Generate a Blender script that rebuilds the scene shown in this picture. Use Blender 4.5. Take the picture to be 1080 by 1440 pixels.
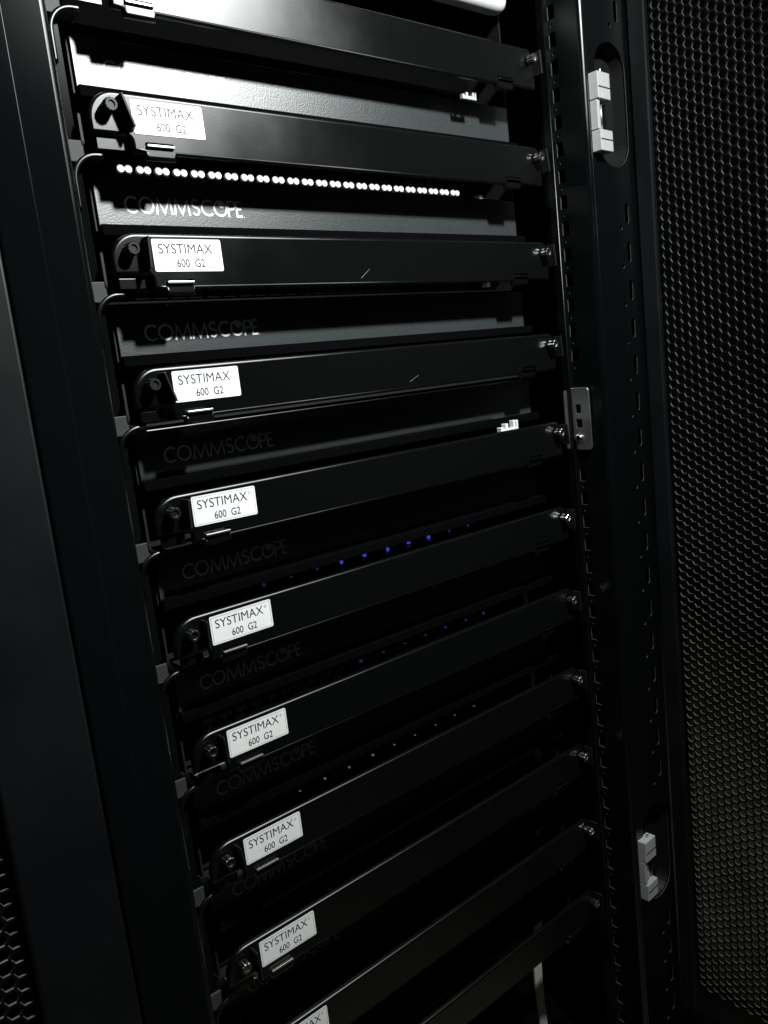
import bpy, bmesh, math, random
from mathutils import Vector, Matrix
from mathutils.geometry import tessellate_polygon

# ------------------------------------------------------------------ scene, camera, light
for o in list(bpy.data.objects):
    bpy.data.objects.remove(o, do_unlink=True)
scene = bpy.context.scene
COL = scene.collection
random.seed(7)
MM = 0.001
BASE = 1.0                      # height of the third label above the floor, metres


def W(x, y, z):                 # cabinet millimetres -> world metres
    return Vector((x * MM, y * MM, z * MM + BASE))


cam_data = bpy.data.cameras.new('camera')
cam = bpy.data.objects.new('camera', cam_data)
COL.objects.link(cam)
scene.camera = cam
right = Vector((0.76289231, -0.63693165, -0.11096574))
down = Vector((-0.19154727, -0.05874122, -0.979724))
fwd = Vector((0.61749896, 0.76867909, -0.16681574))
rot = Matrix((right, -down, -fwd)).transposed()
cam.matrix_world = Matrix.Translation(W(-449.4, -531.3, -96.1)) @ rot.to_4x4()
cam_data.sensor_fit = 'HORIZONTAL'
cam_data.sensor_width = 27.0
cam_data.lens = 27.0 * 1139.14 / 1080.0
cam_data.clip_start = 0.01
cam_data.clip_end = 50

world = bpy.data.worlds.new('World')
scene.world = world
world.use_nodes = True
bg = world.node_tree.nodes['Background']
bg.inputs[0].default_value = (0.75, 0.88, 1.0, 1)
bg.inputs[1].default_value = 0.0013

LAMP_POS = W(50, -500, 480)
ld = bpy.data.lights.new('work_lamp', 'AREA')
ld.shape = 'DISK'
ld.size = 0.05
ld.energy = 7.4
ld.spread = math.radians(108)
ld.color = (0.96, 1.0, 0.985)
lamp = bpy.data.objects.new('work_lamp', ld)
COL.objects.link(lamp)
lamp.location = LAMP_POS
lamp.rotation_euler = (W(-40, 0, -60) - LAMP_POS).to_track_quat('-Z', 'Y').to_euler()

vs = scene.view_settings
vs.view_transform = 'Standard'
vs.look = 'None'
vs.gamma = 1.0
vs.exposure = 0.0
vs.use_curve_mapping = False
scene.render.engine = 'CYCLES'
scene.cycles.max_bounces = 6


# ------------------------------------------------------------------ materials
def mat(name, col, rough=0.5, metal=0.0, spec=0.5, noise=0.0, nscale=300.0, rvar=0.0, bump=0.0,
        bscale=900.0, lacquer=False, emit=None, estr=0.0):
    m = bpy.data.materials.new(name)
    m.use_nodes = True
    nt = m.node_tree
    b = nt.nodes['Principled BSDF']
    b.inputs['Base Color'].default_value = (*col, 1)
    b.inputs['Roughness'].default_value = rough
    b.inputs['Metallic'].default_value = metal
    b.inputs['Specular IOR Level'].default_value = spec
    tc = nt.nodes.new('ShaderNodeTexCoord')

    def ntex(scale, detail=3.0):
        n = nt.nodes.new('ShaderNodeTexNoise')
        n.inputs['Scale'].default_value = scale
        n.inputs['Detail'].default_value = detail
        nt.links.new(tc.outputs['Object'], n.inputs['Vector'])
        return n
    if noise:
        n = ntex(nscale)
        r = nt.nodes.new('ShaderNodeMapRange')
        r.inputs[1].default_value = 0.3
        r.inputs[2].default_value = 0.7
        r.inputs[3].default_value = 1 - noise
        r.inputs[4].default_value = 1 + noise
        nt.links.new(n.outputs['Fac'], r.inputs[0])
        mx = nt.nodes.new('ShaderNodeMix')
        mx.data_type = 'RGBA'
        mx.blend_type = 'MULTIPLY'
        mx.inputs[0].default_value = 1.0
        mx.inputs[6].default_value = (*col, 1)
        nt.links.new(r.outputs[0], mx.inputs[7])
        nt.links.new(mx.outputs[2], b.inputs['Base Color'])
    if rvar:
        n = ntex(14.0, 5.0)
        r = nt.nodes.new('ShaderNodeMapRange')
        r.inputs[1].default_value = 0.3
        r.inputs[2].default_value = 0.7
        r.inputs[3].default_value = rough - rvar
        r.inputs[4].default_value = rough + rvar
        nt.links.new(n.outputs['Fac'], r.inputs[0])
        nt.links.new(r.outputs[0], b.inputs['Roughness'])
    if bump:
        n = ntex(bscale, 2.0)
        bp = nt.nodes.new('ShaderNodeBump')
        bp.inputs['Strength'].default_value = bump
        bp.inputs['Distance'].default_value = 0.0004
        nt.links.new(n.outputs['Fac'], bp.inputs['Height'])
        nt.links.new(bp.outputs[0], b.inputs['Normal'])
    if emit:
        b.inputs['Emission Color'].default_value = (*emit, 1)
        b.inputs['Emission Strength'].default_value = estr
    if lacquer:                 # smooth paint with a compact sheen: diffuse under a Beckmann gloss layer
        di = nt.nodes.new('ShaderNodeBsdfDiffuse')
        gl = nt.nodes.new('ShaderNodeBsdfAnisotropic')
        gl.distribution = 'BECKMANN'
        fr = nt.nodes.new('ShaderNodeFresnel')
        fr.inputs['IOR'].default_value = 1.0 + spec
        ms = nt.nodes.new('ShaderNodeMixShader')
        gl.inputs['Color'].default_value = (1, 1, 1, 1)
        for src, dst in ((b.inputs['Base Color'], di.inputs['Color']), (b.inputs['Roughness'], gl.inputs['Roughness'])):
            if src.is_linked:
                nt.links.new(src.links[0].from_socket, dst)
            else:
                dst.default_value = src.default_value
        if b.inputs['Normal'].is_linked:
            for q in (di, gl, fr):
                nt.links.new(b.inputs['Normal'].links[0].from_socket, q.inputs['Normal'])
        nt.links.new(fr.outputs[0], ms.inputs[0])
        nt.links.new(di.outputs[0], ms.inputs[1])
        nt.links.new(gl.outputs[0], ms.inputs[2])
        nt.links.new(ms.outputs[0], nt.nodes['Material Output'].inputs['Surface'])
        nt.nodes.remove(b)
    return m


M = dict(
    plate=mat('satin_black_paint', (0.0022, 0.0025, 0.0025), 0.39, rvar=0.025, bump=0.04, bscale=700, lacquer=True),
    housing=mat('textured_grey_black_paint', (0.026, 0.029, 0.030), 0.44, noise=0.25, nscale=900, bump=0.35, bscale=1100, spec=0.85, lacquer=True),
    inside=mat('matt_black_steel', (0.004, 0.004, 0.0045), 0.6, noise=0.2, nscale=80, spec=0.3),
    post=mat('black_powder_coat', (0.0018, 0.0022, 0.0025), 0.34, rvar=0.05, bump=0.05, bscale=800, lacquer=True),
    cut=mat('punched_steel_edge', (0.055, 0.055, 0.052), 0.45, metal=0.2, noise=0.3, nscale=200),
    cut_mesh=mat('punched_mesh_edge', (0.10, 0.10, 0.09), 0.45, metal=0.2, noise=0.4, nscale=60),
    door=mat('door_black_paint', (0.0014, 0.0021, 0.0029), 0.5, rvar=0.06, bump=0.06, bscale=600, spec=0.3),
    matt=mat('matt_black_post_paint', (0.0022, 0.0026, 0.003), 0.30, spec=0.12, bump=0.03, lacquer=True),
    void=mat('flat_black_lining', (0.0018, 0.0018, 0.002), 0.8, spec=0.0),
    rail=mat('galvanised_rail', (0.024, 0.025, 0.025), 0.6, spec=0.3, noise=0.2, nscale=100),  # paler rail grey, light put into the colour
    mesh=mat('black_perforated_steel', (0.0018, 0.002, 0.0018), 0.5, noise=0.3, nscale=40, spec=0.12),
    sticker=mat('white_label', (0.66, 0.67, 0.66), 0.40, noise=0.04, nscale=150, rvar=0.04, spec=0.35),
    ink=mat('black_ink', (0.012, 0.012, 0.014), 0.45, spec=0.25),
    border=mat('grey_ink', (0.30, 0.30, 0.30), 0.35),
    logo=mat('white_print', (0.72, 0.74, 0.74), 0.5, noise=0.05),
    steel=mat('zinc_steel', (0.60, 0.61, 0.60), 0.34, metal=1.0, noise=0.1, nscale=120, rvar=0.08),
    dark_steel=mat('dark_chrome', (0.38, 0.38, 0.38), 0.24, metal=1.0, noise=0.1),
    plastic=mat('black_plastic', (0.004, 0.004, 0.0045), 0.5, spec=0.3),
    hinge=mat('light_grey_plastic', (0.30, 0.305, 0.30), 0.5, noise=0.08, nscale=250, bump=0.15, bscale=900),
    clip=mat('white_plastic', (0.62, 0.63, 0.62), 0.42, noise=0.04),
    adapter=mat('dark_blue_adapter_plastic', (0.003, 0.003, 0.018), 0.25),
    port=mat('port_dark', (0.01, 0.01, 0.012), 0.3),
    cap=mat('white_dust_cap', (0.85, 0.86, 0.85), 0.4),
    strap=mat('grey_strap', (0.34, 0.35, 0.33), 0.6, noise=0.15, nscale=200),
    floor=mat('brown_floor_tile', (0.16, 0.14, 0.09), 0.55, noise=0.4, nscale=9),
    led=mat('blue_indicator', (0.05, 0.06, 0.3), 0.2, emit=(0.10, 0.12, 1.0), estr=0.38),  # emissive colours standing in for glints on the adapters
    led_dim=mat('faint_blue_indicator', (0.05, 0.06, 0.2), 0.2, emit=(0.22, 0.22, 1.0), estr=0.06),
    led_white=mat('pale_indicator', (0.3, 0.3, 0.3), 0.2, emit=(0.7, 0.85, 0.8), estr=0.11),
    scratch=mat('scratched_bare_metal', (0.085, 0.085, 0.08), 0.5),
)


# ------------------------------------------------------------------ mesh helpers (all in millimetres)
def to_mesh(name, verts, faces, smooth_faces=(), cut=()):
    me = bpy.data.meshes.new(name)
    me.from_pydata([tuple(c * MM for c in v) for v in verts], [], faces)
    for i in smooth_faces:
        me.polygons[i].use_smooth = True
    for i in cut:
        me.polygons[i].material_index = 1
    bm = bmesh.new()
    bm.from_mesh(me)
    bmesh.ops.remove_doubles(bm, verts=bm.verts, dist=1e-7)
    bmesh.ops.recalc_face_normals(bm, faces=bm.faces)
    bm.to_mesh(me)
    bm.free()
    me.update()
    return me


VAR = {}


def obj(name, me, material, parent=None, loc=(0, 0, 0), rot=(0, 0, 0), world_loc=False):
    if me.materials and me.materials[0] != M[material]:
        key = (me.name, material)
        if key not in VAR:
            VAR[key] = me.copy()
            VAR[key].materials.clear()
        me = VAR[key]
    o = bpy.data.objects.new(name, me)
    if not me.materials:
        me.materials.append(M[material])
        if material in ('post', 'mesh'):
            me.materials.append(M['cut_mesh' if material == 'mesh' else 'cut'])
    COL.objects.link(o)
    o.parent = parent
    o.location = loc if world_loc else tuple(c * MM for c in loc)
    o.rotation_euler = rot
    return o


def empty(name, loc, label, cat, group=None):
    e = bpy.data.objects.new(name, None)
    e.empty_display_size = 0.02
    COL.objects.link(e)
    e.location = loc
    e['label'] = label
    e['category'] = cat
    if group:
        e['group'] = group
    return e


class MB:
    def __init__(s):
        s.v, s.f, s.sm, s.cut = [], [], [], []

    def add(s, vs, fs, smooth=False, cut=False):
        n = len(s.v)
        for f in fs:
            if cut:
                s.cut.append(len(s.f))
            if smooth:
                s.sm.append(len(s.f))
            s.f.append(tuple(i + n for i in f))
        s.v += [tuple(v) for v in vs]
        return s

    def box(s, x0, x1, y0, y1, z0, z1):
        vs = [(x, y, z) for x in (x0, x1) for y in (y0, y1) for z in (z0, z1)]
        return s.add(vs, [(0, 1, 3, 2), (4, 6, 7, 5), (0, 4, 5, 1), (2, 3, 7, 6), (0, 2, 6, 4), (1, 5, 7, 3)])

    def bbox(s, x0, x1, y0, y1, z0, z1, b=0.6):       # chamfered box
        x0, x1 = sorted((x0, x1)); y0, y1 = sorted((y0, y1)); z0, z1 = sorted((z0, z1))
        bm = bmesh.new()
        bmesh.ops.create_cube(bm, size=1)
        for v in bm.verts:
            v.co = Vector(((x0 + x1) / 2 + v.co.x * (x1 - x0), (y0 + y1) / 2 + v.co.y * (y1 - y0),
                           (z0 + z1) / 2 + v.co.z * (z1 - z0)))
        bmesh.ops.bevel(bm, geom=bm.edges[:], offset=b, segments=2, affect='EDGES', profile=0.5)
        bm.verts.index_update()
        s.add([v.co[:] for v in bm.verts], [[v.index for v in f.verts] for f in bm.faces])
        bm.free()
        return s

    def lathe(s, prof, axis='y', c=(0, 0, 0), n=20, knurl=0.0):      # prof: list of (r, t)
        vs = []
        for r, t in prof:
            for k in range(n):
                a = 2 * math.pi * k / n
                rr = r * (1 - knurl * (k % 2)) if r > 0.01 else 0
                p = (rr * math.cos(a), rr * math.sin(a))
                if axis == 'y':
                    vs.append((c[0] + p[0], c[1] + t, c[2] + p[1]))
                elif axis == 'x':
                    vs.append((c[0] + t, c[1] + p[0], c[2] + p[1]))
                else:
                    vs.append((c[0] + p[0], c[1] + p[1], c[2] + t))
        fs = []
        for i in range(len(prof) - 1):
            for k in range(n):
                fs.append((i * n + k, i * n + (k + 1) % n, (i + 1) * n + (k + 1) % n, (i + 1) * n + k))
        s.add(vs, fs, smooth=(knurl == 0))
        s.add(vs[:n], [tuple(range(n))])
        s.add(vs[-n:], [tuple(range(n))])
        return s

    def sheet(s, outline, holes, d0, d1, fn, cham=0.0):
        """outline and holes in (u, v); extruded from depth d0 (seen side) to d1; fn(u, v, d) -> xyz"""
        def norm(poly):
            a = sum(poly[i][0] * poly[(i + 1) % len(poly)][1] - poly[(i + 1) % len(poly)][0] * poly[i][1]
                    for i in range(len(poly)))
            return poly if a > 0 else poly[::-1]

        def inset(poly, d):
            out = []
            n = len(poly)
            for i in range(n):
                p0, p, p1 = Vector(poly[i - 1]), Vector(poly[i]), Vector(poly[(i + 1) % n])
                e0, e1 = (p - p0).normalized(), (p1 - p).normalized()
                n0, n1 = Vector((-e0.y, e0.x)), Vector((-e1.y, e1.x))
                m = n0 + n1
                if m.length < 1e-6:
                    m = n0
                m.normalize()
                k = d / max(0.35, m.dot(n0))
                out.append((p.x + m.x * k, p.y + m.y * k))
            return out
        outline = norm(outline)
        sg = 1 if d1 > d0 else -1
        rings = []
        if cham:
            for i in range(4):
                a = math.pi / 2 * i / 3
                rings.append((inset(outline, cham * (1 - math.sin(a))), d0 + sg * cham * (1 - math.cos(a))))
        else:
            rings.append((outline, d0))
        rings.append((outline, d1))
        n = len(outline)
        for i in range(len(rings) - 1):
            (pa, da), (pb, db) = rings[i], rings[i + 1]
            s.add([fn(*p, da) for p in pa] + [fn(*p, db) for p in pb],
                  [(k, (k + 1) % n, n + (k + 1) % n, n + k) for k in range(n)], smooth=(cham > 0 and i < 3))
        for poly, d in ((rings[0][0], d0), (outline, d1)):
            loops = [poly] + [norm(h)[::-1] for h in holes]
            flat = [p for lp in loops for p in lp]
            tri = tessellate_polygon([[Vector((p[0], p[1], 0)) for p in lp] for lp in loops])
            s.add([fn(*p, d) for p in flat], [tuple(t) for t in tri])
        for h in holes:
            m = len(h)
            s.add([fn(*p, d0) for p in h] + [fn(*p, d1) for p in h],
                  [(k, (k + 1) % m, m + (k + 1) % m, m + k) for k in range(m)], cut=True)
        return s

    def tube(s, pts, r, n=10):
        pts = [Vector(p) for p in pts]
        vs = []
        for i, p in enumerate(pts):
            d = (pts[min(i + 1, len(pts) - 1)] - pts[max(i - 1, 0)]).normalized()
            a = d.orthogonal().normalized()
            b = d.cross(a)
            for k in range(n):
                t = 2 * math.pi * k / n
                vs.append(p + a * r * math.cos(t) + b * r * math.sin(t))
        fs = [(i * n + k, i * n + (k + 1) % n, (i + 1) * n + (k + 1) % n, (i + 1) * n + k)
              for i in range(len(pts) - 1) for k in range(n)]
        fs += [tuple(range(n)), tuple(range(len(vs) - n, len(vs)))]
        return s.add(vs, fs, smooth=False)

    def mesh(s, name):
        return to_mesh(name, s.v, s.f, s.sm, s.cut)

    def build(s, name, material, parent=None, **k):
        return obj(name, s.mesh(name), material, parent, **k)


def front(u, v, d):             # a sheet that faces the aisle: u = x, v = z, depth = y
    return (u, d, v)


def side(u, v, d):              # a sheet that faces sideways: u = y, v = z, depth = x
    return (d, u, v)


def arc(cx, cy, r, a0, a1, n):
    return [(cx + r * math.cos(math.radians(a0 + (a1 - a0) * i / n)),
             cy + r * math.sin(math.radians(a0 + (a1 - a0) * i / n))) for i in range(n + 1)]


def rrect(x0, x1, z0, z1, r, n=4):
    return (arc(x1 - r, z1 - r, r, 0, 90, n) + arc(x0 + r, z1 - r, r, 90, 180, n) +
            arc(x0 + r, z0 + r, r, 180, 270, n) + arc(x1 - r, z0 + r, r, 270, 360, n))


def text_mesh(name, items):
    """items: (string, height, width, x_left, z_base); text lying in the xz plane, facing -y, in mm"""
    mb = MB()
    for body, h, w, x0, z0 in items:
        cu = bpy.data.curves.new('t', 'FONT')
        cu.body = body
        cu.size = 1
        cu.resolution_u = 4
        cu.offset = 0.0 if 'M' in body else 0.007
        o = bpy.data.objects.new('t', cu)
        COL.objects.link(o)
        bpy.context.view_layer.update()
        me = bpy.data.meshes.new_from_object(o.evaluated_get(bpy.context.evaluated_depsgraph_get()))
        xs = [v.co.x for v in me.vertices]
        ys = [v.co.y for v in me.vertices]
        a, b, c, d = min(xs), max(xs), min(ys), max(ys)
        mb.add([(x0 + (v.co.x - a) / (b - a) * w, 0, z0 + (v.co.y - c) / (d - c) * h) for v in me.vertices],
               [tuple(p.vertices) for p in me.polygons])
        bpy.data.objects.remove(o, do_unlink=True)
        bpy.data.curves.remove(cu)
        bpy.data.meshes.remove(me)
    return mb


def stroke(mb, pts, w):
    pts = [Vector(p) for p in pts]
    n = len(pts)
    closed = (pts[0] - pts[-1]).length < 1e-4
    L = []
    for i in range(n):
        p0 = pts[i - 1] if i else (pts[-2] if closed else pts[0])
        p1 = pts[i + 1] if i < n - 1 else (pts[1] if closed else pts[-1])
        a = (pts[i] - p0)
        b = (p1 - pts[i])
        a = a.normalized() if a.length > 1e-6 else b.normalized()
        b = b.normalized() if b.length > 1e-6 else a
        na, nb = Vector((-a.y, a.x)), Vector((-b.y, b.x))
        m = (na + nb).normalized()
        k = w / 2 / max(0.5, m.dot(na))
        L.append((pts[i] + m * k, pts[i] - m * k))
    for i in range(n - 1):
        q = [L[i][0], L[i + 1][0], L[i + 1][1], L[i][1]]
        mb.add([(p.x, 0, p.y) for p in q], [(0, 1, 2, 3)])


def commscope():
    """wide geometric capitals, 12 mm high, 94 mm long, origin at the lower left"""
    mb = MB()
    h, w = 12.0, 1.55
    r = h / 2 - w / 2
    c = h / 2
    x = 0.0

    def C(x):
        stroke(mb, arc(x + c, c, r, 48, 312, 22), w)

    def O(x):
        stroke(mb, arc(x + c, c, r, 0, 360, 28), w)

    def Mm(x, ww):
        t = w / 2
        stroke(mb, [(x + t, 0), (x + t + 1.3, h - 1.2), (x + ww / 2, 1.0), (x + ww - t - 1.3, h - 1.2), (x + ww - t, 0)], w)
    C(0); O(10.6); Mm(23.4, 13.4); Mm(37.4, 13.4)
    sx = 51.6
    rr = (h - w) / 4
    stroke(mb, arc(sx + 3.6, h - w / 2 - rr, rr, 30, 270, 12) + arc(sx + 3.6, w / 2 + rr, rr, 90, -150, 12)[1:], w)
    C(59.6); O(70.0)
    mb.add([(p[0], 0, p[1]) for p in [(74.2, 10.6), (79.6, 10.2), (78.6, 6.2), (75.6, 6.6)]], [(0, 1, 2, 3)])
    px = 82.0
    stroke(mb, [(px + w / 2, 0), (px + w / 2, h - w / 2), (px + 4, h - w / 2)] + arc(px + 4, h - w / 2 - 2.7, 2.7, 90, -90, 8)[1:] +
           [(px + w / 2, h - w / 2 - 5.4)], w)
    ex = 89.2
    stroke(mb, [(ex + 5.4, h - w / 2), (ex + w / 2, h - w / 2), (ex + w / 2, w / 2), (ex + 5.4, w / 2)], w)
    stroke(mb, [(ex + w / 2, c), (ex + 4.9, c)], w)
    stroke(mb, [(ex + 6.4, 0.2), (ex + 7.0, 0.2)], 0.6)
    return mb


# ------------------------------------------------------------------ the setting
fl = MB().box(-2500, 2500, -2500, 2500, -1010, -1000).build('floor', 'floor')
fl.location.z += BASE
fl['kind'] = 'structure'
# ------------------------------------------------------------------ the cabinet
cab = empty('server_cabinet', W(0, 0, -1000),
            'tall black steel server cabinet with open perforated doors holding the patch shelves', 'cabinet')


def cz(mb_or_me, name, material, parent=cab, **k):      # cabinet part given with z relative to the third label
    o = (mb_or_me.build(name, material, parent, **k))
    if parent is cab:
        o.location.z += 1.0
    return o


ZT, ZB = 420, -960
# right post: web facing inwards with square holes, rounded corner, front flange with slots and a recess
holes = []
z = -930.0
while z < 400:
    if not (-200 < z < -125):
        holes.append([(-3.5, z), (-11.5, z), (-11.5, z + 13), (-3.5, z + 13)])
    if not (-215 < z - 7 < -125):
        holes.append([(-7.5 + 1.5 * math.cos(a), z - 6 + 1.5 * math.sin(a)) for a in [k * math.pi / 3 for k in range(6)]])
    z += 25.0
web = MB().sheet([(14, ZB), (14, ZT), (-36, ZT), (-36, ZB)], holes, 244, 245.2, side)
cz(web, 'post_web', 'post')
cor = MB()
pr = arc(249, -36, 5, 180, 270, 6)
cor.add([(x, y, zz) for zz in (ZB, ZT) for x, y in pr], [(i, i + 1, i + 8, i + 7) for i in range(6)], smooth=True)
holes = [rrect(261, 311, 79, 194, 24.5, 8), rrect(261, 311, -722, -607, 24.5, 8)]
z = -12.0 - 37.7 * 24
k = 0
while z < 400:
    if not (50 < z < 205 or -745 < z < -590):
        holes.append(rrect(297.5, 304, z, z + 20, 3.2, 4))
        holes.append(rrect(287, 291.5, z - 6.5, z - 2, 2.2, 3))
    z += 37.7
cor.sheet([(249, ZB), (249, ZT), (318, ZT), (318, ZB)], holes, -41, -40.0, front)
cz(cor, 'post_flange', 'post')
for z0 in (136.5, -664.5):                                  # the shallow cups behind the two recesses
    cup = MB()
    rim = rrect(260.5, 311.5, z0 - 58, z0 + 58, 25, 8)
    inn = rrect(263, 309, z0 - 55.5, z0 + 55.5, 22.5, 8)
    n = len(rim)
    cup.add([(u, -38.4, v) for u, v in rim] + [(u, -26, v) for u, v in inn],
            [(k, (k + 1) % n, n + (k + 1) % n, n + k) for k in range(n)] + [tuple(range(n, 2 * n))], smooth=False)
    cz(cup, 'hinge_recess', 'plastic')
cz(MB().sheet([(6, ZB), (6, ZT), (-3, ZT), (-3, ZB)], [], 238, 243.9, side, 0.8), 'rail', 'post')
cz(MB().box(252, 310, 2, 24, ZB, ZT), 'post_core', 'inside')

# left post: two stepped flanges
lp = MB()
pr = arc(-262, -38, 5, 0, -90, 6)
le = MB().add([(x, y, zz) for zz in (ZB, ZT) for x, y in pr], [(i, i + 1, i + 8, i + 7) for i in range(6)], smooth=True)
cz(le, 'post_edge', 'plate')
lp.box(-283, -262, -43, -40.5, ZB, ZT)
lp.box(-259.5, -257, -38, 30, ZB, ZT)
cz(lp, 'post_flange', 'matt')
cz(MB().sheet([(-307, ZB), (-307, ZT), (-284, ZT), (-284, ZB)], [], -48, -40, front, 1.6), 'post_trim', 'matt')
cz(MB().sheet([(-255, ZB), (-255, ZT), (-230, ZT), (-230, ZB)], [], 16, 18, front), 'rail', 'matt')
cz(MB().box(-300, 330, 300, 303, ZB, ZT), 'back_panel', 'inside')
cz(MB().box(-296, 318, -36, 299, ZB - 6, ZB), 'base_panel', 'void')
cz(MB().box(-300, -297, 20, 299, ZB, ZT), 'side_panel', 'inside')
cz(MB().box(318.5, 321.5, -36, 299, ZB, ZT), 'side_panel', 'inside')


def perforated(y0, y1, z0, z1, d0, d1, fn, pitch=9.3, bar=1.9):
    """a sheet of staggered hexagonal holes; columns run upwards"""
    cw = pitch * math.sqrt(3) / 2
    R = pitch / math.sqrt(3)
    ri = (pitch / 2 - bar / 2) * 2 / math.sqrt(3)
    vs, fs = [], []
    i = 0
    u = min(y0, y1) + R
    while u < max(y0, y1) - R:
        v = z0 + pitch * (0.5 if i % 2 else 1.0)
        while v < z1 - pitch / 2:
            n = len(vs)
            for rad, d in ((R, d0), (ri, d0), (ri, d1), (R, d1)):
                for k in range(6):
                    a = k * math.pi / 3
                    vs.append(fn(u + rad * math.cos(a), v + rad * math.sin(a), d))
            for q in range(3):
                for k in range(6):
                    a, b = n + q * 6 + k, n + q * 6 + (k + 1) % 6
                    fs.append((a, b, b + 6, a + 6))
            v += pitch
        u += cw
        i += 1
    me = bpy.data.meshes.new('mesh_panel')
    me.from_pydata([tuple(c * MM for c in v) for v in vs], [], fs)
    for i in range(len(fs)):
        if i % 18 // 6 == 1:
            me.polygons[i].material_index = 1
    me.update()
    return me


# right door, swung out square to the front
dr = cz(MB().bbox(316, 336, -62, -44, -880, ZT, 1.5).box(322, 334, -420, -62, -880, -846), 'door', 'door')
mp = obj('mesh_panel', perforated(-415, -61, -847, 400, 319, 320.8, side), 'mesh', dr)
# left door, folded flat against the row
dl = cz(MB().sheet([(-364, -900), (-364, ZT), (-309, ZT), (-309, -900)], [], -52, -40, front, 2.0), 'door', 'door')
obj('mesh_panel', perforated(-520, -362, -880, 100, -47, -45.2, front), 'mesh', dl)


def hinge(z0, z1):
    h = z1 - z0
    mb = MB()
    mb.bbox(-1, 20, 0, 11, h * .66, h, .7)
    mb.bbox(-1, 20, 0, 11, 0, h * .27, .7)
    mb.bbox(-1, 3.5, 2, 11, h * .28, h * .65, .5)
    o = cz(mb, 'hinge', 'hinge', loc=(252, -50.5, z0), rot=(0, 0, math.radians(3)))
    for q in (.80, .14):
        MB().box(-.5, 20.2, -0.25, 1, h * q, h * q + 1).build('groove', 'inside', o)
    MB().lathe([(1.3, h * .30), (1.3, h * .63)], 'z', (11, 6, 0), 10).build('pin', 'steel', o)
    MB().lathe([(1.2, h), (1.2, h + 4), (.6, h + 5)], 'z', (12, 5, 0), 10).build('pin_end', 'steel', o)
    MB().box(16, 17, 4, 10, h * .31, h * .62).build('leaf', 'dark_steel', o)
    return o


hinge(90, 161)
hinge(-706, -635)

# zinc bracket screwed to the right post
bk = MB().sheet(rrect(-24, 3, -196, -132, 4, 4), [rrect(-13.5, -6.5, -158, -149, .5, 2), rrect(-14, -6.5, -173, -164, .5, 2)],
                240.2, 241.8, side, .4)
bk.box(234, 240.1, 1.6, 3, -194, -134)
bko = cz(bk, 'bracket', 'steel')
sc = MB().lathe([(4.6, 240), (4.6, 238.6), (3.6, 237.2), (2.2, 236.6), (2.0, 237.6), (0.01, 237.6)], 'x', (0, -9, -184), 18)
sc.build('screw', 'dark_steel', bko)

# ------------------------------------------------------------------ the shelves
PITCH = 88.9
outline = ([(223, -22.5), (223, 4)] + arc(213, 4.5, 10, 3, 90, 6) + arc(-207, -4.5, 19, 90, 180, 12) +
           [(-226, -12.5), (-203, -12.5)] + arc(-203, -16.5, 4, 90, 0, 4)[1:] + [(-199, -22.5), (-191, -22.5), (-190.3, -26.6), (-168.3, -26.6), (-167.5, -22.5),
            (167.5, -22.5), (168.3, -26.6), (190.3, -26.6), (191, -22.5)])
slots = [rrect(-190.5, -169, -19.2, -15.6, 1.7, 4), rrect(169, 190.5, -19.2, -15.6, 1.7, 4)]
ME = {}
ME['plate'] = MB().sheet(outline, slots, 0, 4.2, front, 2.2).box(-192, -167.6, 4.3, 5.2, -21.5, -14).box(167.6, 192, 4.3, 5.2, -21.5, -14).mesh('front_plate')  # unseen boxes added behind the slots to stop light leaking through
ME['lip'] = MB().bbox(-10, 10, -2.2, 1.5, -1.1, 0.5, .35).mesh('slot_lip')
ME['corner'] = MB().bbox(-222, -203.5, 3.4, 5, -21.5, -14.5, .4).mesh('corner_tab')
ME['sticker'] = MB().sheet(rrect(-26.2, 26.2, -10.8, 10.8, 1.3, 4), [], 0, .35, front).mesh('label_sticker')
t = text_mesh('lettering', [('SYSTIMAX', 6.6, 41.0, -22.0, 1.1), ('600  G2', 5.6, 21.5, -9.5, -8.0)])
ME['lettering'] = t.mesh('lettering')
t = text_mesh('mark', [('\u00ae', 2.4, 2.4, 20.0, 5.0)])
for a, b in (((-25, -9.7), (25, -9.7)), ((25, -9.7), (25, 9.7)), ((25, 9.7), (-25, 9.7)), ((-25, 9.7), (-25, -9.7))):
    stroke(t, [a, b], .3)
ME['border'] = t.mesh('border_line')
ME['logo'] = commscope().mesh('brand_lettering')
ME['face'] = MB().sheet(rrect(-217, 217, 22, 60, 1.2, 2), [], 33, 35, front, .5).mesh('housing_face')
ME['tray'] = MB().bbox(-219, 219, 24, 32.5, 17.6, 25, .5).mesh('tray_edge')
hb = MB()
hb.box(-217, 217, 35.2, 250, 58, 59.5).box(-217, 217, 46, 250, -26, -24.5).box(-217, 217, 250, 252, -26, 59.5)
hb.box(-218.9, -217.1, 35.2, 250, -26, 59.5).box(217.1, 218.9, 35.2, 250, -26, 59.5)
ME['housing'] = hb.mesh('housing')
eo = arc(-222, 48, 18, 90, 180, 12)
ei = arc(-222, 48, 14.5, 180, 90, 12)
ME['ear'] = MB().sheet([(-217.5, 66)] + eo + [(-240, 30), (-236.5, 30)] + ei + [(-217.5, 62.5)], [], 6, 30, front, 1.5).mesh('cable_guide')
ME['bar'] = MB().box(-217, 217, 82, 84, -24.4, 40).mesh('adapter_bar')
ME['ledge'] = MB().bbox(-192, 192, 79, 81.9, -5.5, -1, .4).mesh('bar_ledge')
ME['adapter'] = MB().bbox(-6.4, 6.4, 71, 81.9, -20, -4, .7).bbox(-3, 3, 73, 80, -4.4, -1.4, .4).mesh('adapter')
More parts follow.
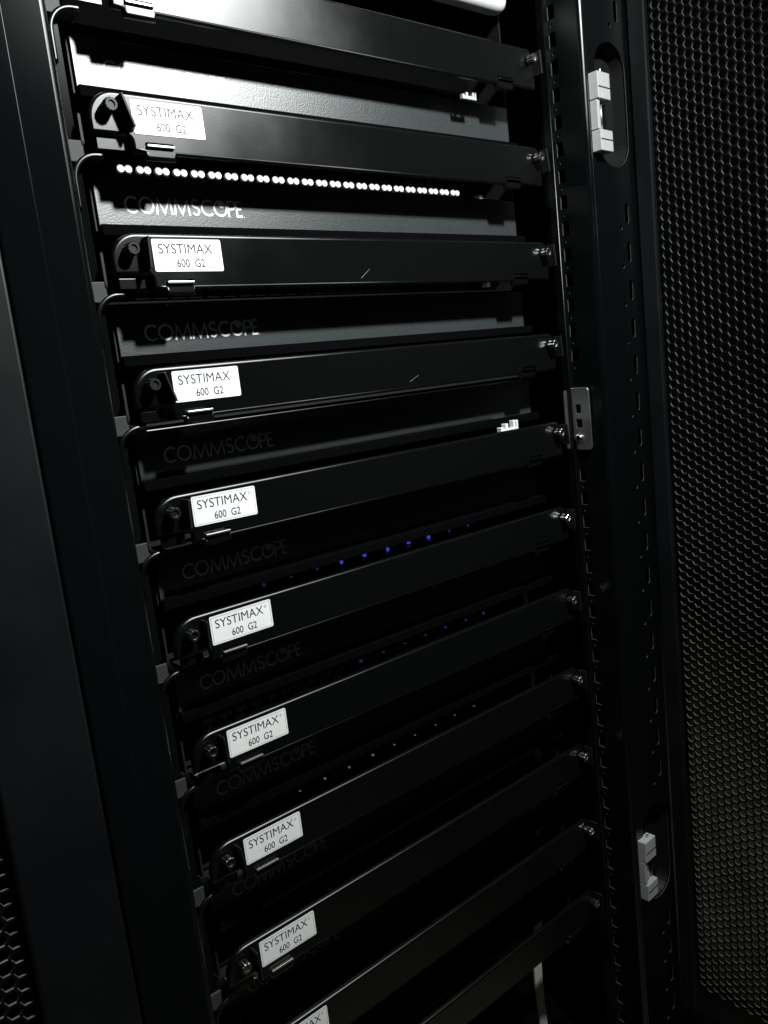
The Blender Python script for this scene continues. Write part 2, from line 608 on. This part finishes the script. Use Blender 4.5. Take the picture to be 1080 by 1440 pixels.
ME['ports'] = MB().lathe([(2.6, 70.9), (2.6, 70.2), (1.4, 70.2), (1.4, 70.9)], 'y', (-3.1, 0, -12), 12).lathe(
    [(2.6, 70.9), (2.6, 70.2), (1.4, 70.2), (1.4, 70.9)], 'y', (3.1, 0, -12), 12).mesh('port_pair')
cp = [(2.95, 70.9), (2.95, 68.0), (2.6, 67.6), (.01, 67.6)]
ME['cap'] = MB().lathe(cp, 'y', (0, 0, 0), 14).mesh('dust_cap')
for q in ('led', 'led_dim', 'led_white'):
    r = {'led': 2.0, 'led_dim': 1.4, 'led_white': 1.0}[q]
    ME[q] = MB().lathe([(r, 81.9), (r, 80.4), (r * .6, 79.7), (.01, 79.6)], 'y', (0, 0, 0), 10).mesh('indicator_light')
ME['endcap'] = MB().bbox(-2.4, 2.4, 74, 81.9, -2.4, 2.4, .5).mesh('end_cap')
ME['tab'] = MB().bbox(-252, -229, 9, 11, -29, -15.5, .5).mesh('mounting_tab')  # added grey piece standing in for a lit patch of the rail
ME['screw'] = MB().lathe([(2.2, 0), (2.2, -2), (4.6, -2.2), (4.6, -8.5), (4.0, -9.2), (2.6, -9.2), (2.4, -8.2), (.01, -8.2)], 'y', (0, 0, 0), 24, 0.10).mesh('thumb_screw')
ME['blade'] = MB().bbox(-.9, .9, -9.5, .2, -11, 10, .5).bbox(-.9, 3.4, -2.2, .2, -11, -8, .4).mesh('latch_blade')
ME['scratch'] = MB().add([(-5, 0, -3.6), (4.6, 0, 3.2), (4.8, 0, 3.0), (-4.8, 0, -4.1)], [(0, 1, 2, 3)]).mesh('scratch')
ME['hem'] = MB().bbox(-222, 150, -1.6, 3, -28.2, -26.8, .6).mesh('lower_lip')

ordinal = ['', 'first', 'second', 'third', 'fourth', 'fifth', 'sixth', 'seventh', 'eighth', 'ninth']
GROUP = 'fibre patch shelves stacked in the cabinet'
tilts = {0: 0, 1: -10, 2: -17, 3: 2, 4: -16, 5: 3, 6: 1, 7: -3, 8: -6, 9: -4, 10: 0, 11: 0}
for k in range(0, 12):
    z = -(k - 3) * PITCH
    if k == 2:
        lab = 'black fibre patch shelf with a row of white capped ports behind its labelled plate'
    elif k < 2:
        lab = 'black fibre patch shelf, %s above the shelf with white capped ports' % ordinal[2 - k]
    else:
        lab = 'black fibre patch shelf with white label, %s below the shelf with white capped ports' % ordinal[k - 2]
    u = empty('patch_shelf', W(0, 0, z), lab, 'patch shelf', GROUP)
    fp = obj('front_plate', ME['plate'], 'plate', u)
    obj('slot_lip', ME['lip'], 'steel', fp, (-179.7, 0, -17.9))
    obj('slot_lip', ME['lip'], 'plate', fp, (179.7, 0, -17.9))
    obj('corner_tab', ME['corner'], 'plate', fp)
    st = obj('label_sticker', ME['sticker'], 'sticker', u, (-170.6, -.38, 0), (0, math.radians(random.uniform(-.6, .6)), 0))
    obj('lettering', ME['lettering'], 'ink', st, (0, -.06, 0))
    obj('border_line', ME['border'], 'border', st, (0, -.05, 0))
    obj('tray_edge', ME['tray'], 'void', u)
    if k > 1:
        hf = obj('housing_face', ME['face'], 'housing', u)
        obj('brand_lettering', ME['logo'], 'logo', hf, (-197, 32.8, 34.5))
    obj('housing', ME['housing'], 'inside', u)
    obj('cable_guide', ME['ear'], 'plate', u)
    for s in (-1, 1):
        obj('thumb_screw', ME['screw'], 'dark_steel' if s > 0 or k > 4 else 'plastic', u, (s * 213.5, 0, 3), (0, random.uniform(0, 1), 0))
    obj('latch_blade', ME['blade'], 'plastic', u, (-203, -.2, 1), (0, math.radians(tilts[k]), 0))
    obj('latch_blade', ME['blade'], 'plastic', u, (222, -.2, 1), (0, math.radians(random.uniform(-8, 2)), 0))
    ab = obj('adapter_bar', ME['bar'], 'void', u)
    if k < 2:
        obj('bar_ledge', ME['ledge'], 'inside', ab)
    obj('mounting_tab', ME['tab'], 'rail', u)
    for i in range(24 if k > 1 else 0):
        x = -176.5 + i * 15.05
        a = obj('adapter', ME['adapter'], 'adapter', u, (x, 0, 0))
        if k == 2:
            for s in (-1, 1):
                obj('dust_cap', ME['cap'], 'cap', a, (s * 3.0, 0, -14.4))
        else:
            obj('port_pair', ME['ports'], 'port', a)
    if k in (6, 7, 8):  # adapter glints, put in as small glowing dots
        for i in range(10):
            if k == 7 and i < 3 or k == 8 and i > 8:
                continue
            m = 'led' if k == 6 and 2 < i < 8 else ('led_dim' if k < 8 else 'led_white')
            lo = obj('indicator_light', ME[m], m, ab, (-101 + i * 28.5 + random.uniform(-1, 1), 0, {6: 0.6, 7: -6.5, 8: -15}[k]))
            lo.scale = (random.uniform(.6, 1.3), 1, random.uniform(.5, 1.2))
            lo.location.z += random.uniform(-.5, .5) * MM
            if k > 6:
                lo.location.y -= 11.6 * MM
    if k in (2, 3):
        obj('end_cap', ME['endcap'], 'cap', ab, (214, 0, -15))
    if k == 3:
        obj('scratch', ME['scratch'], 'scratch', fp, (-13.7, -.03, -13.4))
    if k == 4:
        obj('scratch', ME['scratch'], 'scratch', fp, (28, -.03, -13.4), (0, math.radians(12), 0))
        obj('lower_lip', ME['hem'], 'plate', fp)

# ------------------------------------------------------------------ small things
tb = MB().lathe([(.01, 206), (5, 205.2), (8.8, 202.5), (10.6, 198), (11, 192), (11, -60), (9, -64), (.01, -64)], 'x', (0, 20, 0), 24)
tb = tb.build('white_tube', 'clip')
tb.location = W(0, 0, 236.5)
tb['label'] = 'white plastic tube with a rounded end tucked under the topmost shelf'
tb['category'] = 'tube'

sp = MB()
path = [(218, 60, -300), (217, 60, -456), (214, 60, -553), (200, 60, -660), (180, 60, -800), (179, 60, -840), (182, 60, -905), (184, 60, -955)]
for i in range(len(path) - 1):
    a, b = path[i], path[i + 1]
    sp.add([(p[0] + dx, p[1] + dy, p[2]) for p in (a, b) for dx, dy in ((-5.5, 0), (5.5, -2), (5.5, 0), (-5.5, 2))],
           [(0, 1, 5, 4), (1, 2, 6, 5), (2, 3, 7, 6), (3, 0, 4, 7)])
sp = sp.build('hanging_strap', 'strap')
sp.location.z += BASE
sp['label'] = 'flat grey strap hanging behind the shelf plates down to the cabinet base'
sp['category'] = 'strap'

for nm, x, y, z, lab in (('a', 166, 20.9, 12.5 - 177.8, 'white plastic cable clip just above the shelf beside the zinc bracket'),
                         ('b', 143, 14, 55 + 88.9, 'grey plastic cable clip below the brightest topmost plate')):
    c = MB().bbox(-14, 12, -3, 3, -3, 2, .5).bbox(-7, -3, -3, 3, 1.8, 7, .5).bbox(5, 8, -3, 3, 1.8, 9, .5).bbox(9.5, 12, -3, 3, 1.8, 9, .5)
    c.bbox(-14, -10, -3, 3, 1.8, 4, .5)
    o = c.build('cable_clip', 'clip' if nm == 'a' else 'hinge')
    if nm == 'b':
        o.scale = (.7, .6, .6)
    o.location = W(x, y, z)
    o['label'] = lab
    o['category'] = 'clip'
